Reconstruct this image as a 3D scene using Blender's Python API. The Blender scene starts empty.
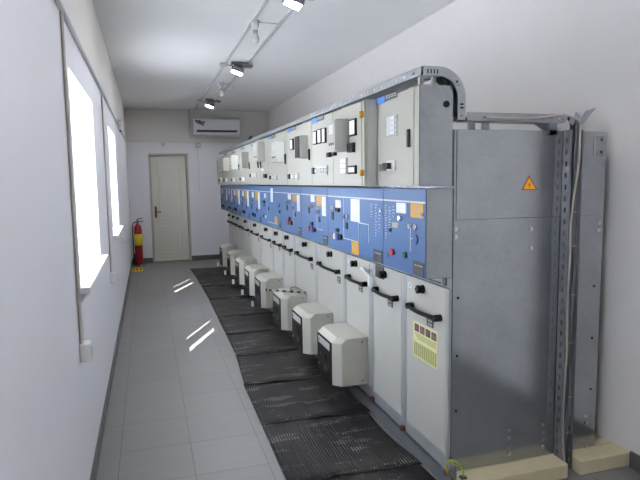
import bpy, bmesh, math, random
from mathutils import Vector, Matrix
random.seed(7)
S = bpy.context.scene
COL = S.collection
PI = math.pi

# ---------------------------------------------------------------- camera
F = 561.5
YAW, PITCH, ROLL, CH = .29678, .10508, .01382, 1.6
W = Vector((math.sin(YAW)*math.cos(PITCH), math.cos(YAW)*math.cos(PITCH), -math.sin(PITCH)))
R0 = Vector((math.cos(YAW), -math.sin(YAW), 0)); D0 = W.cross(R0)
RX = math.cos(ROLL)*R0 + math.sin(ROLL)*D0
DX = -math.sin(ROLL)*R0 + math.cos(ROLL)*D0
CAM = Vector((0, 0, CH))
cam = bpy.data.cameras.new('camera'); co = bpy.data.objects.new('camera', cam); COL.objects.link(co)
cam.sensor_width = 36; cam.lens = F/640*36; cam.clip_start = .02
co.matrix_world = Matrix(((RX.x, -DX.x, -W.x, 0), (RX.y, -DX.y, -W.y, 0), (RX.z, -DX.z, -W.z, CH), (0, 0, 0, 1)))
S.camera = co

def at(px, py, **k):
    """point of a known plane (x=, y= or z=) that was measured in the photograph"""
    d = RX*((px-320)/F) + DX*((py-240)/F) + W
    (a, v), = k.items(); i = 'xyz'.index(a)
    return CAM + d*((v-CAM[i])/d[i])

# ---------------------------------------------------------------- materials
def lin(c):
    return tuple(((v/255)/12.92 if v/255 <= .04045 else ((v/255+.055)/1.055)**2.4) for v in c) + (1,)
def mat(name, rgb, rough=.5, metal=0, noise=0, scale=8, bump=0, emit=None, spec=.5, stretch=None):
    m = bpy.data.materials.new(name); m.use_nodes = True
    nt = m.node_tree; b = nt.nodes['Principled BSDF']
    c = lin(rgb)
    b.inputs['Base Color'].default_value = c
    b.inputs['Roughness'].default_value = rough
    b.inputs['Metallic'].default_value = metal
    b.inputs['Specular IOR Level'].default_value = spec
    if emit:
        b.inputs['Emission Color'].default_value = lin(emit[0]); b.inputs['Emission Strength'].default_value = emit[1]
    tc = nt.nodes.new('ShaderNodeTexCoord'); mp = nt.nodes.new('ShaderNodeMapping')
    nt.links.new(tc.outputs['Object'], mp.inputs['Vector'])
    if stretch: mp.inputs['Scale'].default_value = stretch
    n = nt.nodes.new('ShaderNodeTexNoise'); n.inputs['Scale'].default_value = scale; n.inputs['Detail'].default_value = 5
    nt.links.new(mp.outputs['Vector'], n.inputs['Vector'])
    if noise:
        r = nt.nodes.new('ShaderNodeValToRGB')
        r.color_ramp.elements[0].position = .3; r.color_ramp.elements[1].position = .7
        r.color_ramp.elements[0].color = tuple(v*(1-noise) for v in c[:3])+(1,)
        r.color_ramp.elements[1].color = tuple(min(1, v*(1+noise)) for v in c[:3])+(1,)
        nt.links.new(n.outputs['Fac'], r.inputs['Fac']); nt.links.new(r.outputs['Color'], b.inputs['Base Color'])
    if bump:
        bp = nt.nodes.new('ShaderNodeBump'); bp.inputs['Strength'].default_value = bump; bp.inputs['Distance'].default_value = .002
        nt.links.new(n.outputs['Fac'], bp.inputs['Height']); nt.links.new(bp.outputs['Normal'], b.inputs['Normal'])
    return m

M = {}
M['cream'] = mat('cream_enamel', (189, 187, 174), .38, noise=.02, scale=3)
M['cabinet'] = mat('pebble_enamel', (168, 166, 153), .42, noise=.02, scale=3)
M['door'] = mat('door_enamel', (184, 183, 175), .4, noise=.02, scale=3)
M['blue'] = mat('blue_enamel', (58, 94, 138), .42, noise=.04, scale=5)
M['plug_blue'] = mat('blue_plug', (40, 70, 130), .4, noise=.03)
M['tag_blue'] = mat('blue_plate', (70, 125, 200), .4, noise=.03)
M['white'] = mat('white_plastic', (225, 225, 222), .45, noise=.015)
M['ac_white'] = mat('glossy_white_casing', (236, 236, 240), .3, noise=.01)
M['trunk'] = mat('white_trunking', (205, 204, 205), .5, noise=.015)
M['label'] = mat('paper_label', (226, 226, 222), .6, noise=.03, scale=60)
M['yellow'] = mat('yellow_label', (192, 142, 22), .5, noise=.05, scale=60)
M['grey'] = mat('grey_plastic', (180, 180, 174), .45, noise=.03)
M['lightgrey'] = mat('light_grey_plastic', (200, 201, 198), .45, noise=.02)
M['black'] = mat('black_plastic', (20, 20, 21), .5, noise=.1, spec=.3)
M['dark'] = mat('dark_plate', (70, 68, 66), .5, noise=.12, scale=50)
M['red'] = mat('red_plastic', (190, 40, 40), .35, noise=.03)
M['green'] = mat('green_plastic', (30, 70, 55), .35, noise=.03)
M['tan'] = mat('tan_plate', (165, 150, 125), .5, noise=.05)
M['brass'] = mat('brass', (190, 140, 50), .35, .8, noise=.1, scale=40)
M['copper'] = mat('rusty_brown_metal', (120, 80, 62), .6, .3, noise=.2, scale=60)
M['chrome'] = mat('chrome', (200, 200, 203), .2, 1, noise=.03)
M['tray'] = mat('zinc_tray', (172, 175, 178), .42, .7, noise=.06, scale=25)
M['duct'] = mat('dull_zinc_duct', (138, 140, 144), .5, .6, noise=.06, scale=25)
M['zincplate'] = mat('zinc_plate', (176, 178, 179), .5, .55, noise=.06, scale=9)
M['channel'] = mat('grey_channel_paint', (120, 122, 126), .5, .2, noise=.05, scale=12)
M['doorwood'] = mat('door_paint', (216, 215, 204), .45, noise=.015)
M['frame'] = mat('door_frame_paint', (176, 174, 160), .5, noise=.02)
M['skirt'] = mat('dark_tile_skirting', (92, 90, 90), .4, noise=.06, scale=14)
M['ext'] = mat('extinguisher_red', (150, 20, 32), .3, noise=.04)
M['concrete'] = mat('cream_painted_concrete', (196, 184, 150), .75, noise=.04, scale=14, bump=.2)
M['cable_c'] = mat('cream_cable', (188, 180, 166), .5, noise=.04)
M['cable_g'] = mat('grey_cable', (104, 105, 108), .5, noise=.06)
M['cable_d'] = mat('dark_cable', (52, 52, 55), .5, noise=.06)
M['earthwire'] = mat('green_yellow_wire', (140, 160, 40), .4, noise=.12, scale=50)
M['lampbody'] = mat('lamp_grey_casting', (135, 138, 142), .45, .5, noise=.05, scale=20)
M['lampface'] = mat('lamp_face_glow', (255, 255, 255), .4, emit=((250, 251, 255), 420))
M['bright_yellow'] = mat('bright_yellow_label', (226, 206, 40), .45, noise=.05, scale=40)
M['orange'] = mat('warning_orange', (236, 158, 20), .45, noise=.02)
M['warnred'] = mat('warning_dark_red', (150, 50, 20), .5, noise=.03)
M['noticey'] = mat('pale_yellow_paper', (216, 213, 160), .6, noise=.03, scale=30)
M['noticeg'] = mat('notice_print_olive', (160, 160, 95), .6, noise=.1, scale=90)
M['photo'] = mat('notice_picture', (110, 82, 78), .6, noise=.45, scale=60)
M['winframe'] = mat('window_frame_white', (228, 228, 226), .4, noise=.01)
M['sky_sticker'] = mat('sticker_teal', (60, 130, 150), .5, noise=.1)

def galv():
    m = bpy.data.materials.new('galvanised_sheet'); m.use_nodes = True; nt = m.node_tree; b = nt.nodes['Principled BSDF']
    b.inputs['Metallic'].default_value = .85
    tc = nt.nodes.new('ShaderNodeTexCoord')
    def noise(sc, det, st=None):
        n = nt.nodes.new('ShaderNodeTexNoise'); n.inputs['Scale'].default_value = sc; n.inputs['Detail'].default_value = det
        if st:
            mp = nt.nodes.new('ShaderNodeMapping'); mp.inputs['Scale'].default_value = st
            nt.links.new(tc.outputs['Object'], mp.inputs['Vector']); nt.links.new(mp.outputs['Vector'], n.inputs['Vector'])
        else: nt.links.new(tc.outputs['Object'], n.inputs['Vector'])
        return n
    n1 = noise(4, 6); n2 = noise(45, 3); n3 = noise(9, 4, (1, 1, .5))
    r = nt.nodes.new('ShaderNodeValToRGB')
    r.color_ramp.elements[0].position = .32; r.color_ramp.elements[1].position = .68
    r.color_ramp.elements[0].color = lin((156, 159, 163)); r.color_ramp.elements[1].color = lin((174, 177, 181))
    mx = nt.nodes.new('ShaderNodeMath'); mx.operation = 'MULTIPLY_ADD'; mx.inputs[1].default_value = .35
    nt.links.new(n2.outputs['Fac'], mx.inputs[0])
    m2 = nt.nodes.new('ShaderNodeMath'); m2.operation = 'MULTIPLY'; m2.inputs[1].default_value = .65
    nt.links.new(n1.outputs['Fac'], m2.inputs[0]); nt.links.new(m2.outputs[0], mx.inputs[2])
    nt.links.new(mx.outputs[0], r.inputs['Fac']); nt.links.new(r.outputs['Color'], b.inputs['Base Color'])
    mr = nt.nodes.new('ShaderNodeMapRange'); mr.inputs['To Min'].default_value = .17; mr.inputs['To Max'].default_value = .19
    mr.inputs['From Min'].default_value = .3; mr.inputs['From Max'].default_value = .7
    nt.links.new(n3.outputs['Fac'], mr.inputs['Value']); nt.links.new(mr.outputs['Result'], b.inputs['Roughness'])
    return m
M['galv'] = galv()

def wallmat():
    m = bpy.data.materials.new('two_tone_wall_paint'); m.use_nodes = True; nt = m.node_tree; b = nt.nodes['Principled BSDF']
    b.inputs['Roughness'].default_value = .7
    g = nt.nodes.new('ShaderNodeNewGeometry'); s = nt.nodes.new('ShaderNodeSeparateXYZ'); nt.links.new(g.outputs['Position'], s.inputs[0])
    c = nt.nodes.new('ShaderNodeMath'); c.operation = 'GREATER_THAN'; c.inputs[1].default_value = 2.43; nt.links.new(s.outputs['Z'], c.inputs[0])
    mix = nt.nodes.new('ShaderNodeMix'); mix.data_type = 'RGBA'
    mix.inputs['A'].default_value = lin((225, 225, 230)); mix.inputs['B'].default_value = lin((212, 209, 204))
    nt.links.new(c.outputs[0], mix.inputs['Factor']); nt.links.new(mix.outputs['Result'], b.inputs['Base Color'])
    n = nt.nodes.new('ShaderNodeTexNoise'); n.inputs['Scale'].default_value = 25; n.inputs['Detail'].default_value = 6
    bp = nt.nodes.new('ShaderNodeBump'); bp.inputs['Strength'].default_value = .08; bp.inputs['Distance'].default_value = .004
    nt.links.new(g.outputs['Position'], n.inputs['Vector']); nt.links.new(n.outputs['Fac'], bp.inputs['Height']); nt.links.new(bp.outputs['Normal'], b.inputs['Normal'])
    return m
M['wall'] = wallmat()
M['wallr'] = mat('warm_white_wall_paint', (236, 232, 229), .7, noise=.01, scale=4, bump=.06)
M['ceil'] = mat('ceiling_paint', (240, 239, 238), .8, noise=.01, scale=3)

def floormat():
    m = bpy.data.materials.new('grey_porcelain_tiles'); m.use_nodes = True; nt = m.node_tree; b = nt.nodes['Principled BSDF']
    b.inputs['Roughness'].default_value = .42
    g = nt.nodes.new('ShaderNodeNewGeometry')
    mp = nt.nodes.new('ShaderNodeMapping'); mp.vector_type = 'POINT'
    mp.inputs['Location'].default_value = (.218, -.16, 0)
    nt.links.new(g.outputs['Position'], mp.inputs['Vector'])
    br = nt.nodes.new('ShaderNodeTexBrick'); br.offset = 0; br.inputs['Scale'].default_value = 1
    br.inputs['Brick Width'].default_value = .407; br.inputs['Row Height'].default_value = .407
    br.inputs['Mortar Size'].default_value = .0022; br.inputs['Mortar Smooth'].default_value = .3; br.inputs['Bias'].default_value = 0
    br.inputs['Color1'].default_value = lin((122, 121, 119)); br.inputs['Color2'].default_value = lin((126, 125, 123))
    br.inputs['Mortar'].default_value = lin((84, 82, 80))
    nt.links.new(mp.outputs['Vector'], br.inputs['Vector'])
    mp2 = nt.nodes.new('ShaderNodeMapping'); mp2.inputs['Scale'].default_value = (1, 5, 1); nt.links.new(g.outputs['Position'], mp2.inputs['Vector'])
    n = nt.nodes.new('ShaderNodeTexNoise'); n.inputs['Scale'].default_value = 4; n.inputs['Detail'].default_value = 6; nt.links.new(mp2.outputs['Vector'], n.inputs['Vector'])
    mr = nt.nodes.new('ShaderNodeMapRange'); mr.inputs['To Min'].default_value = .88; mr.inputs['To Max'].default_value = 1.1; nt.links.new(n.outputs['Fac'], mr.inputs['Value'])
    mu = nt.nodes.new('ShaderNodeMix'); mu.data_type = 'RGBA'; mu.blend_type = 'MULTIPLY'; mu.inputs['Factor'].default_value = 1
    nt.links.new(br.outputs['Color'], mu.inputs['A']); nt.links.new(mr.outputs['Result'], mu.inputs['B'])
    nt.links.new(mu.outputs['Result'], b.inputs['Base Color'])
    return m
M['floor'] = floormat()

def matmat():
    m = bpy.data.materials.new('ribbed_black_rubber'); m.use_nodes = True; nt = m.node_tree; b = nt.nodes['Principled BSDF']
    b.inputs['Roughness'].default_value = .55; b.inputs['Specular IOR Level'].default_value = .25
    g = nt.nodes.new('ShaderNodeNewGeometry'); s = nt.nodes.new('ShaderNodeSeparateXYZ'); nt.links.new(g.outputs['Position'], s.inputs[0])
    def M2(op, a, bb=None):
        q = nt.nodes.new('ShaderNodeMath'); q.operation = op
        for i, v in enumerate((a, bb)):
            if v is None: continue
            if isinstance(v, (int, float)): q.inputs[i].default_value = v
            else: nt.links.new(v, q.inputs[i])
        return q.outputs[0]
    sx = M2('SINE', M2('MULTIPLY', s.outputs['X'], 2*PI/.018))
    rib = M2('GREATER_THAN', sx, .45)
    mp = nt.nodes.new('ShaderNodeMapping'); mp.inputs['Scale'].default_value = (2.2, 6, 1); nt.links.new(g.outputs['Position'], mp.inputs['Vector'])
    n = nt.nodes.new('ShaderNodeTexNoise'); n.inputs['Scale'].default_value = 1.35; n.inputs['Detail'].default_value = 5; n.inputs['Roughness'].default_value = .7
    nt.links.new(mp.outputs['Vector'], n.inputs['Vector'])
    mr = nt.nodes.new('ShaderNodeMapRange'); mr.inputs['From Min'].default_value = .55; mr.inputs['From Max'].default_value = .61; nt.links.new(n.outputs['Fac'], mr.inputs['Value'])
    wear = M2('MULTIPLY', mr.outputs['Result'], rib)
    wear = M2('MULTIPLY', wear, .8)
    n2 = nt.nodes.new('ShaderNodeTexNoise'); n2.inputs['Scale'].default_value = 2.6; n2.inputs['Detail'].default_value = 4; nt.links.new(g.outputs['Position'], n2.inputs['Vector'])
    rr = nt.nodes.new('ShaderNodeValToRGB'); rr.color_ramp.elements[0].position = .35; rr.color_ramp.elements[1].position = .75
    rr.color_ramp.elements[0].color = lin((20, 20, 21)); rr.color_ramp.elements[1].color = lin((54, 51, 47)); nt.links.new(n2.outputs['Fac'], rr.inputs['Fac'])
    mix = nt.nodes.new('ShaderNodeMix'); mix.data_type = 'RGBA'; nt.links.new(wear, mix.inputs['Factor'])
    nt.links.new(rr.outputs['Color'], mix.inputs['A']); mix.inputs['B'].default_value = lin((150, 146, 138))
    nt.links.new(mix.outputs['Result'], b.inputs['Base Color'])
    bp = nt.nodes.new('ShaderNodeBump'); bp.inputs['Strength'].default_value = .5; bp.inputs['Distance'].default_value = .002
    nt.links.new(sx, bp.inputs['Height']); nt.links.new(bp.outputs['Normal'], b.inputs['Normal'])
    return m
M['rubber'] = matmat()

def stripes():
    m = bpy.data.materials.new('black_white_striped_rod'); m.use_nodes = True; nt = m.node_tree; b = nt.nodes['Principled BSDF']
    g = nt.nodes.new('ShaderNodeNewGeometry'); s = nt.nodes.new('ShaderNodeSeparateXYZ'); nt.links.new(g.outputs['Position'], s.inputs[0])
    q = nt.nodes.new('ShaderNodeMath'); q.operation = 'MULTIPLY'; q.inputs[1].default_value = 2*PI/.06; nt.links.new(s.outputs['X'], q.inputs[0])
    w = nt.nodes.new('ShaderNodeMath'); w.operation = 'SINE'; nt.links.new(q.outputs[0], w.inputs[0])
    c = nt.nodes.new('ShaderNodeMath'); c.operation = 'GREATER_THAN'; c.inputs[1].default_value = 0; nt.links.new(w.outputs[0], c.inputs[0])
    mix = nt.nodes.new('ShaderNodeMix'); mix.data_type = 'RGBA'; nt.links.new(c.outputs[0], mix.inputs['Factor'])
    mix.inputs['A'].default_value = lin((60, 60, 58)); mix.inputs['B'].default_value = lin((200, 198, 190)); nt.links.new(mix.outputs['Result'], b.inputs['Base Color'])
    return m
M['stripes'] = stripes()

def glassmat():
    m = bpy.data.materials.new('window_glass'); m.use_nodes = True; nt = m.node_tree
    nt.nodes.remove(nt.nodes['Principled BSDF']); o = nt.nodes['Material Output']
    t = nt.nodes.new('ShaderNodeBsdfTransparent'); gl = nt.nodes.new('ShaderNodeBsdfGlossy'); gl.inputs['Roughness'].default_value = .02
    mx = nt.nodes.new('ShaderNodeMixShader'); mx.inputs[0].default_value = .06; nt.links.new(t.outputs[0], mx.inputs[1]); nt.links.new(gl.outputs[0], mx.inputs[2])
    nt.links.new(mx.outputs[0], o.inputs['Surface']); return m
M['glass'] = glassmat()
def blindmat():
    m = bpy.data.materials.new('translucent_white_blind'); m.use_nodes = True; nt = m.node_tree
    nt.nodes.remove(nt.nodes['Principled BSDF']); o = nt.nodes['Material Output']
    t = nt.nodes.new('ShaderNodeBsdfTranslucent'); t.inputs['Color'].default_value = (.86, .87, .88, 1)
    d = nt.nodes.new('ShaderNodeBsdfDiffuse'); d.inputs['Color'].default_value = (.9, .9, .9, 1)
    mx = nt.nodes.new('ShaderNodeMixShader'); mx.inputs[0].default_value = .35
    n = nt.nodes.new('ShaderNodeTexNoise'); n.inputs['Scale'].default_value = 200
    bp = nt.nodes.new('ShaderNodeBump'); bp.inputs['Strength'].default_value = .05; nt.links.new(n.outputs['Fac'], bp.inputs['Height']); nt.links.new(bp.outputs['Normal'], d.inputs['Normal'])
    nt.links.new(t.outputs[0], mx.inputs[1]); nt.links.new(d.outputs[0], mx.inputs[2]); nt.links.new(mx.outputs[0], o.inputs['Surface']); return m
M['blind'] = blindmat()

# ---------------------------------------------------------------- mesh helpers
class MB:
    def __init__(self): self.bm = bmesh.new()
    def _f(self, vs, m=0, smooth=False):
        try:
            f = self.bm.faces.new(vs); f.material_index = m; f.smooth = smooth; return f
        except ValueError: return None
    def box(self, x0, x1, y0, y1, z0, z1, m=0):
        if x0 > x1: x0, x1 = x1, x0
        if y0 > y1: y0, y1 = y1, y0
        if z0 > z1: z0, z1 = z1, z0
        v = [self.bm.verts.new(p) for p in ((x0, y0, z0), (x1, y0, z0), (x1, y1, z0), (x0, y1, z0), (x0, y0, z1), (x1, y0, z1), (x1, y1, z1), (x0, y1, z1))]
        for q in ((3, 2, 1, 0), (4, 5, 6, 7), (0, 1, 5, 4), (1, 2, 6, 5), (2, 3, 7, 6), (3, 0, 4, 7)): self._f([v[i] for i in q], m)
        return self
    def hexa(self, pts, m=0):
        """eight corners: bottom ring 0-3, top ring 4-7"""
        v = [self.bm.verts.new(p) for p in pts]
        for q in ((3, 2, 1, 0), (4, 5, 6, 7), (0, 1, 5, 4), (1, 2, 6, 5), (2, 3, 7, 6), (3, 0, 4, 7)): self._f([v[i] for i in q], m)
        return self
    def prism(self, poly, axis, a0, a1, m=0, smooth=False):
        def P(u, w, a): return {'x': (a, u, w), 'y': (u, a, w), 'z': (u, w, a)}[axis]
        A = [self.bm.verts.new(P(u, w, a0)) for u, w in poly]; B = [self.bm.verts.new(P(u, w, a1)) for u, w in poly]
        self._f(A[::-1], m); self._f(B, m)
        n = len(poly)
        for i in range(n): self._f([A[i], A[(i+1) % n], B[(i+1) % n], B[i]], m, smooth)
        return self
    def tube(self, pts, r, seg=8, m=0, cap=True):
        pts = [Vector(p) for p in pts]; n = len(pts); rs = r if isinstance(r, (list, tuple)) else [r]*n
        rings = []; prev = None
        for i, p in enumerate(pts):
            t = (pts[min(i+1, n-1)] - pts[max(i-1, 0)])
            if t.length < 1e-9: t = Vector((0, 0, 1))
            t.normalize()
            if prev is None:
                a = Vector((0, 0, 1)) if abs(t.z) < .9 else Vector((1, 0, 0))
                u = t.cross(a).normalized()
            else:
                u = (prev - t*prev.dot(t)).normalized()
            prev = u; w = t.cross(u)
            rings.append([self.bm.verts.new(p + (u*math.cos(2*PI*k/seg) + w*math.sin(2*PI*k/seg))*rs[i]) for k in range(seg)])
        for i in range(n-1):
            for k in range(seg): self._f([rings[i][k], rings[i][(k+1) % seg], rings[i+1][(k+1) % seg], rings[i+1][k]], m, True)
        if cap: self._f(rings[0][::-1], m); self._f(rings[-1], m)
        return self
    def cyl(self, p0, p1, r, seg=16, m=0): return self.tube([p0, p1], r, seg, m)
    def build(self, name, mats, parent=None, bevel=0):
        if not isinstance(mats, (list, tuple)): mats = [mats]
        org = parent['_o'] if parent is not None and '_o' in parent else (0, 0, 0)
        org = Vector(org)
        bmesh.ops.translate(self.bm, verts=self.bm.verts, vec=-org)
        bmesh.ops.recalc_face_normals(self.bm, faces=self.bm.faces)
        me = bpy.data.meshes.new(name); self.bm.to_mesh(me); self.bm.free()
        for a in mats: me.materials.append(M[a])
        o = bpy.data.objects.new(name, me); COL.objects.link(o)
        if parent is not None:
            o.parent = parent; o['_o'] = tuple(org)
        if bevel:
            b = o.modifiers.new('bevel', 'BEVEL'); b.width = bevel; b.segments = 2; b.limit_method = 'ANGLE'; b.angle_limit = .7
        return o

def thing(name, loc, label, cat, group=None):
    o = bpy.data.objects.new(name, None); COL.objects.link(o); o.location = loc; o.empty_display_size = .1
    o['_o'] = tuple(loc); o['label'] = label; o['category'] = cat
    if group: o['group'] = group
    return o
def tag(o, label, cat, group=None):
    o['label'] = label; o['category'] = cat
    if group: o['group'] = group
    return o
def struct(o): o['kind'] = 'structure'; return o
def spline(pts, n=8):
    pts = [Vector(p) for p in pts]; P = [pts[0]] + pts + [pts[-1]]; out = []
    for i in range(1, len(P)-2):
        a, b, c, d = P[i-1], P[i], P[i+1], P[i+2]
        for k in range(n):
            t = k/n
            out.append(.5*((2*b) + (c-a)*t + (2*a-5*b+4*c-d)*t*t + (3*b-a-3*c+d)*t**3))
    out.append(pts[-1]); return out

# ---------------------------------------------------------------- the room
LX, RXW, FY, BY, CZ = -.35, 2.50, 11.77, -2.4, 3.06
WT = .30
WIN = [(3.12, 4.44), (6.14, 7.46), (-.25, 1.07)]
WZ0, WZ1 = 1.07, 2.185
struct(MB().box(LX-WT, RXW+.2, BY-.2, FY+.3, -.1, 0).build('floor', 'floor'))
struct(MB().box(LX-WT, RXW+.2, BY-.2, FY+.3, CZ, CZ+.15).build('ceiling', 'ceil'))
m = MB()
ys = sorted(WIN); cur = BY-.2
for a, b in ys:
    m.box(LX-WT, LX, cur, a, 0, CZ); m.box(LX-WT, LX, a, b, 0, WZ0-.03); m.box(LX-WT, LX, a, b, WZ1, CZ); cur = b
m.box(LX-WT, LX, cur, FY+.3, 0, CZ)
struct(m.build('wall_left', 'wall'))
struct(MB().box(RXW, RXW+.2, BY-.2, FY+.3, 0, CZ).build('wall_right', 'wallr'))
DX0, DX1, DZ = .054, .829, 2.19
struct(MB().box(LX, DX0, FY, FY+.3, 0, CZ).box(DX1, RXW, FY, FY+.3, 0, CZ).box(DX0, DX1, FY, FY+.3, DZ, CZ).box(DX0, DX1, FY+.17, FY+.3, 0, DZ).build('wall_far', 'wall'))
struct(MB().box(LX, RXW, BY-.2, BY, 0, CZ).build('wall_back', 'wall'))
struct(MB().box(LX, LX+.014, BY, FY, 0, .075).build('baseboard_left', 'skirt'))
struct(MB().box(LX+.014, DX0, FY-.014, FY, 0, .10).box(DX1, RXW-.014, FY-.014, FY, 0, .10).build('baseboard_far', 'skirt'))
struct(MB().box(RXW-.014, RXW, BY, 2.335, 0, .09).build('baseboard_right', 'skirt'))

for i, (a, b) in enumerate(WIN):
    w = MB()
    xo = LX-WT+.03; xi = xo+.05
    w.box(xo, xi, a, a+.03, WZ0, WZ1).box(xo, xi, b-.025, b, WZ0, WZ1).box(xo, xi, a+.03, b-.025, WZ0, WZ0+.035).box(xo, xi, a+.03, b-.025, WZ1-.04, WZ1)
    w = struct(w.build('window_%d' % (i+1), 'winframe'))
    w['_o'] = (0, 0, 0)
    MB().box(xo+.02, xo+.026, a+.03, b-.025, WZ0+.035, WZ1-.04).build('glass', 'glass', w)
    for (c, d) in ((a+.03, a+.29), (a+.41, a+.72), (a+.775, b-.03)) if i < 2 else ((a+.03, b-.03),):
        MB().box(xi+.01, xi+.013, c, d, WZ0+.002, WZ1-.001).build('blind', 'blind', w)
    MB().prism([(LX-WT+.08, a), (LX, a), (LX, a-.05), (LX+.05, a-.05), (LX+.05, b+.05), (LX, b+.05), (LX, b), (LX-WT+.08, b)], 'z', WZ0-.03, WZ0).build('window_sill', 'winframe', w, .004)

# door in the far wall
d = MB().box(DX0, DX0+.04, FY+.0, FY+.16, 0, DZ).box(DX1-.045, DX1, FY, FY+.16, 0, DZ).box(DX0+.04, DX1-.045, FY, FY+.16, DZ-.035, DZ)
d = struct(d.build('door_1', 'frame')); d['_o'] = (0, 0, 0)
dx0, dx1, dy = DX0+.043, DX1-.048, FY+.075
p = MB().box(dx0, dx1, dy, dy+.04, .008, DZ-.038)
for z0, z1 in ((.16, .72), (.86, 2.05)):
    a0, a1 = dx0+.13, dx1-.10
    for (u0, u1, v0, v1) in ((a0, a1, z0, z0+.025), (a0, a1, z1-.025, z1), (a0, a0+.025, z0+.025, z1-.025), (a1-.025, a1, z0+.025, z1-.025)):
        p.box(u0, u1, dy-.012, dy, v0, v1)
    p.box(a0+.06, a1-.06, dy-.007, dy, z0+.06, z1-.06)
p.build('door_leaf', 'doorwood', d, .003)
h = MB().box(dx0+.035, dx0+.08, dy-.012, dy, .90, 1.13).tube([(dx0+.057, dy-.005, 1.02), (dx0+.057, dy-.05, 1.02), (dx0+.16, dy-.055, 1.02)], .011)
h.build('door_handle', 'copper', d)
MB().cyl((dx0+.06, dy-.014, 1.32), (dx0+.06, dy+.002, 1.32), .012).build('door_bell', 'white', d)

# ---------------------------------------------------------------- cream plinth and steel channel
Y0, Y1 = 2.465, 10.47
PH = .08
struct(MB().box(1.447, 2.085, 2.343, 2.463, 0, PH).box(2.165, RXW, 2.343, 2.463, 0, PH).box(1.447, RXW, 2.463, Y1, 0, PH).build('trim_1', 'concrete', None, .006))
ch = MB().box(1.425, 1.430, 2.41, Y1, 0, PH).box(1.425, 1.446, 2.41, Y1, PH-.006, PH).box(1.425, 1.446, 2.41, Y1, 0, .006)
tag(ch.build('base_channel', 'channel'), 'long grey painted steel channel edging the plinth under the cubicle doors', 'base frame')

# ---------------------------------------------------------------- switchgear
B = [2.465, 2.98, 4.02, 4.79, 5.56, 6.60, 7.38, 8.14, 8.94, 9.47, 10.47]
XB, XD, XC, XBK = 1.295, 1.430, 1.445, 2.365
XL = [1.255, 1.175, 1.175, 1.175, 1.175, 1.175, 1.175, 1.175, 1.25, 1.25]
BZ0, BZ1, LZ0, LZ1 = 1.107, 1.553, 1.565, 2.042
DZ0, DZ1 = .16, 1.045
DOORS = [[(2.475, 2.965)], [(2.995, 3.475), (3.505, 4.005)], [(4.035, 4.775)], [(4.805, 5.545)], [(5.575, 6.05), (6.08, 6.585)],
         [(6.615, 7.365)], [(7.395, 8.125)], [(8.155, 8.925)], [(8.955, 9.455)], [(9.485, 9.93), (9.96, 10.455)]]
DOORS = [[(a+.012, b-.010) for a, b in r] for r in DOORS]
DRIVES = {(1, 1): 3.55, (2, 0): 4.323, (3, 0): 5.113, (4, 1): 6.115, (5, 0): 6.852, (6, 0): 7.66, (7, 0): 8.53, (9, 0): 9.485}
ULAB = ['narrow switchgear cubicle nearest the camera, yellow notice on its door, bare steel end panel',
        'wide twin-door switchgear cubicle, second from the near end, protruding gold-hinged top cabinet',
        'switchgear cubicle third from the near end, grey dark-fronted relay on its top door',
        'switchgear cubicle fourth from the near end, striped rod lying on its floor box',
        'wide twin-door switchgear cubicle midway along the row, two black latches on top doors',
        'switchgear cubicle sixth from the near end, grey relay and yellow label on blue panel',
        'switchgear cubicle seventh from the near end, white relay box on its top door',
        'switchgear cubicle third from the far end of the row, cream relay box on top',
        'narrow switchgear cubicle second from the far end of the row',
        'last switchgear cubicle at the far end, nearest the white wall and door']

def onx(p, x):
    """pixel rectangle (x0,y0,x1,y1) of the photograph on the plane x: y far, y near, z low, z high"""
    x0, y0, x1, y1 = p; cx, cy = (x0+x1)/2, (y0+y1)/2
    return at(x1, cy, x=x).y, at(x0, cy, x=x).y, at(cx, y1, x=x).z, at(cx, y0, x=x).z
def plate(name, p, x, mt, par, t=.004, bevel=0):
    a, b, c, e = onx(p, x); return MB().box(x-t, x, a, b, c, e).build(name, mt, par, bevel)
def stud(name, p, x, mt, par, t=.02):
    a, b, c, e = onx(p, x); r = min((b-a), (e-c))/2*1.02; r = max(r, (e-c)*.4)
    y, z = (a+b)/2, (c+e)/2
    return MB().cyl((x-t, y, z), (x, y, z), r, 14).build(name, mt, par)
def meter(p, x, par, name='meter'):
    a, b, c, e = onx(p, x); k = .12*(b-a)
    return MB().box(x-.012, x, a, b, c, e, 0).box(x-.014, x-.012, a+k, b-k, c+k*.7, e-k*.7, 1).build(name, ['black', 'label'], par)
def grid_meter(p, x, par):
    a, b, c, e = onx(p, x); m = MB().box(x-.010, x, a, b, c, e, 0)
    for k in range(4):
        z0 = c+(e-c)*k/4; m.box(x-.012, x-.010, a+(b-a)*.15, b-(b-a)*.45, z0+.008, z0+(e-c)/4-.006, 1)
        m.box(x-.012, x-.010, a+(b-a)*.08, a+(b-a)*.11+.004, z0+.004, z0+(e-c)/4-.004, 2)
    return m.build('annunciator', ['lightgrey', 'label', 'blue'], par)
def selectors(p, x, par, n=4):
    a, b, c, e = onx(p, x); m = MB(); w = (b-a)/(n+1)
    m.box(x-.02, x, b-w*.85, b, c+(e-c)*.15, e-(e-c)*.15, 0)
    m.box(x-.008, x, a, b-w, c, e, 1)
    for k in range(n):
        yc = a+w*(k+.5); m.cyl((x-.018, yc, (c+e)/2), (x-.008, yc, (c+e)/2), w*.3, 10, 2 if k % 3 != 1 else 3)
    return m.build('selector_switch', ['black', 'grey', 'label', 'lightgrey'], par)
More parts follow.
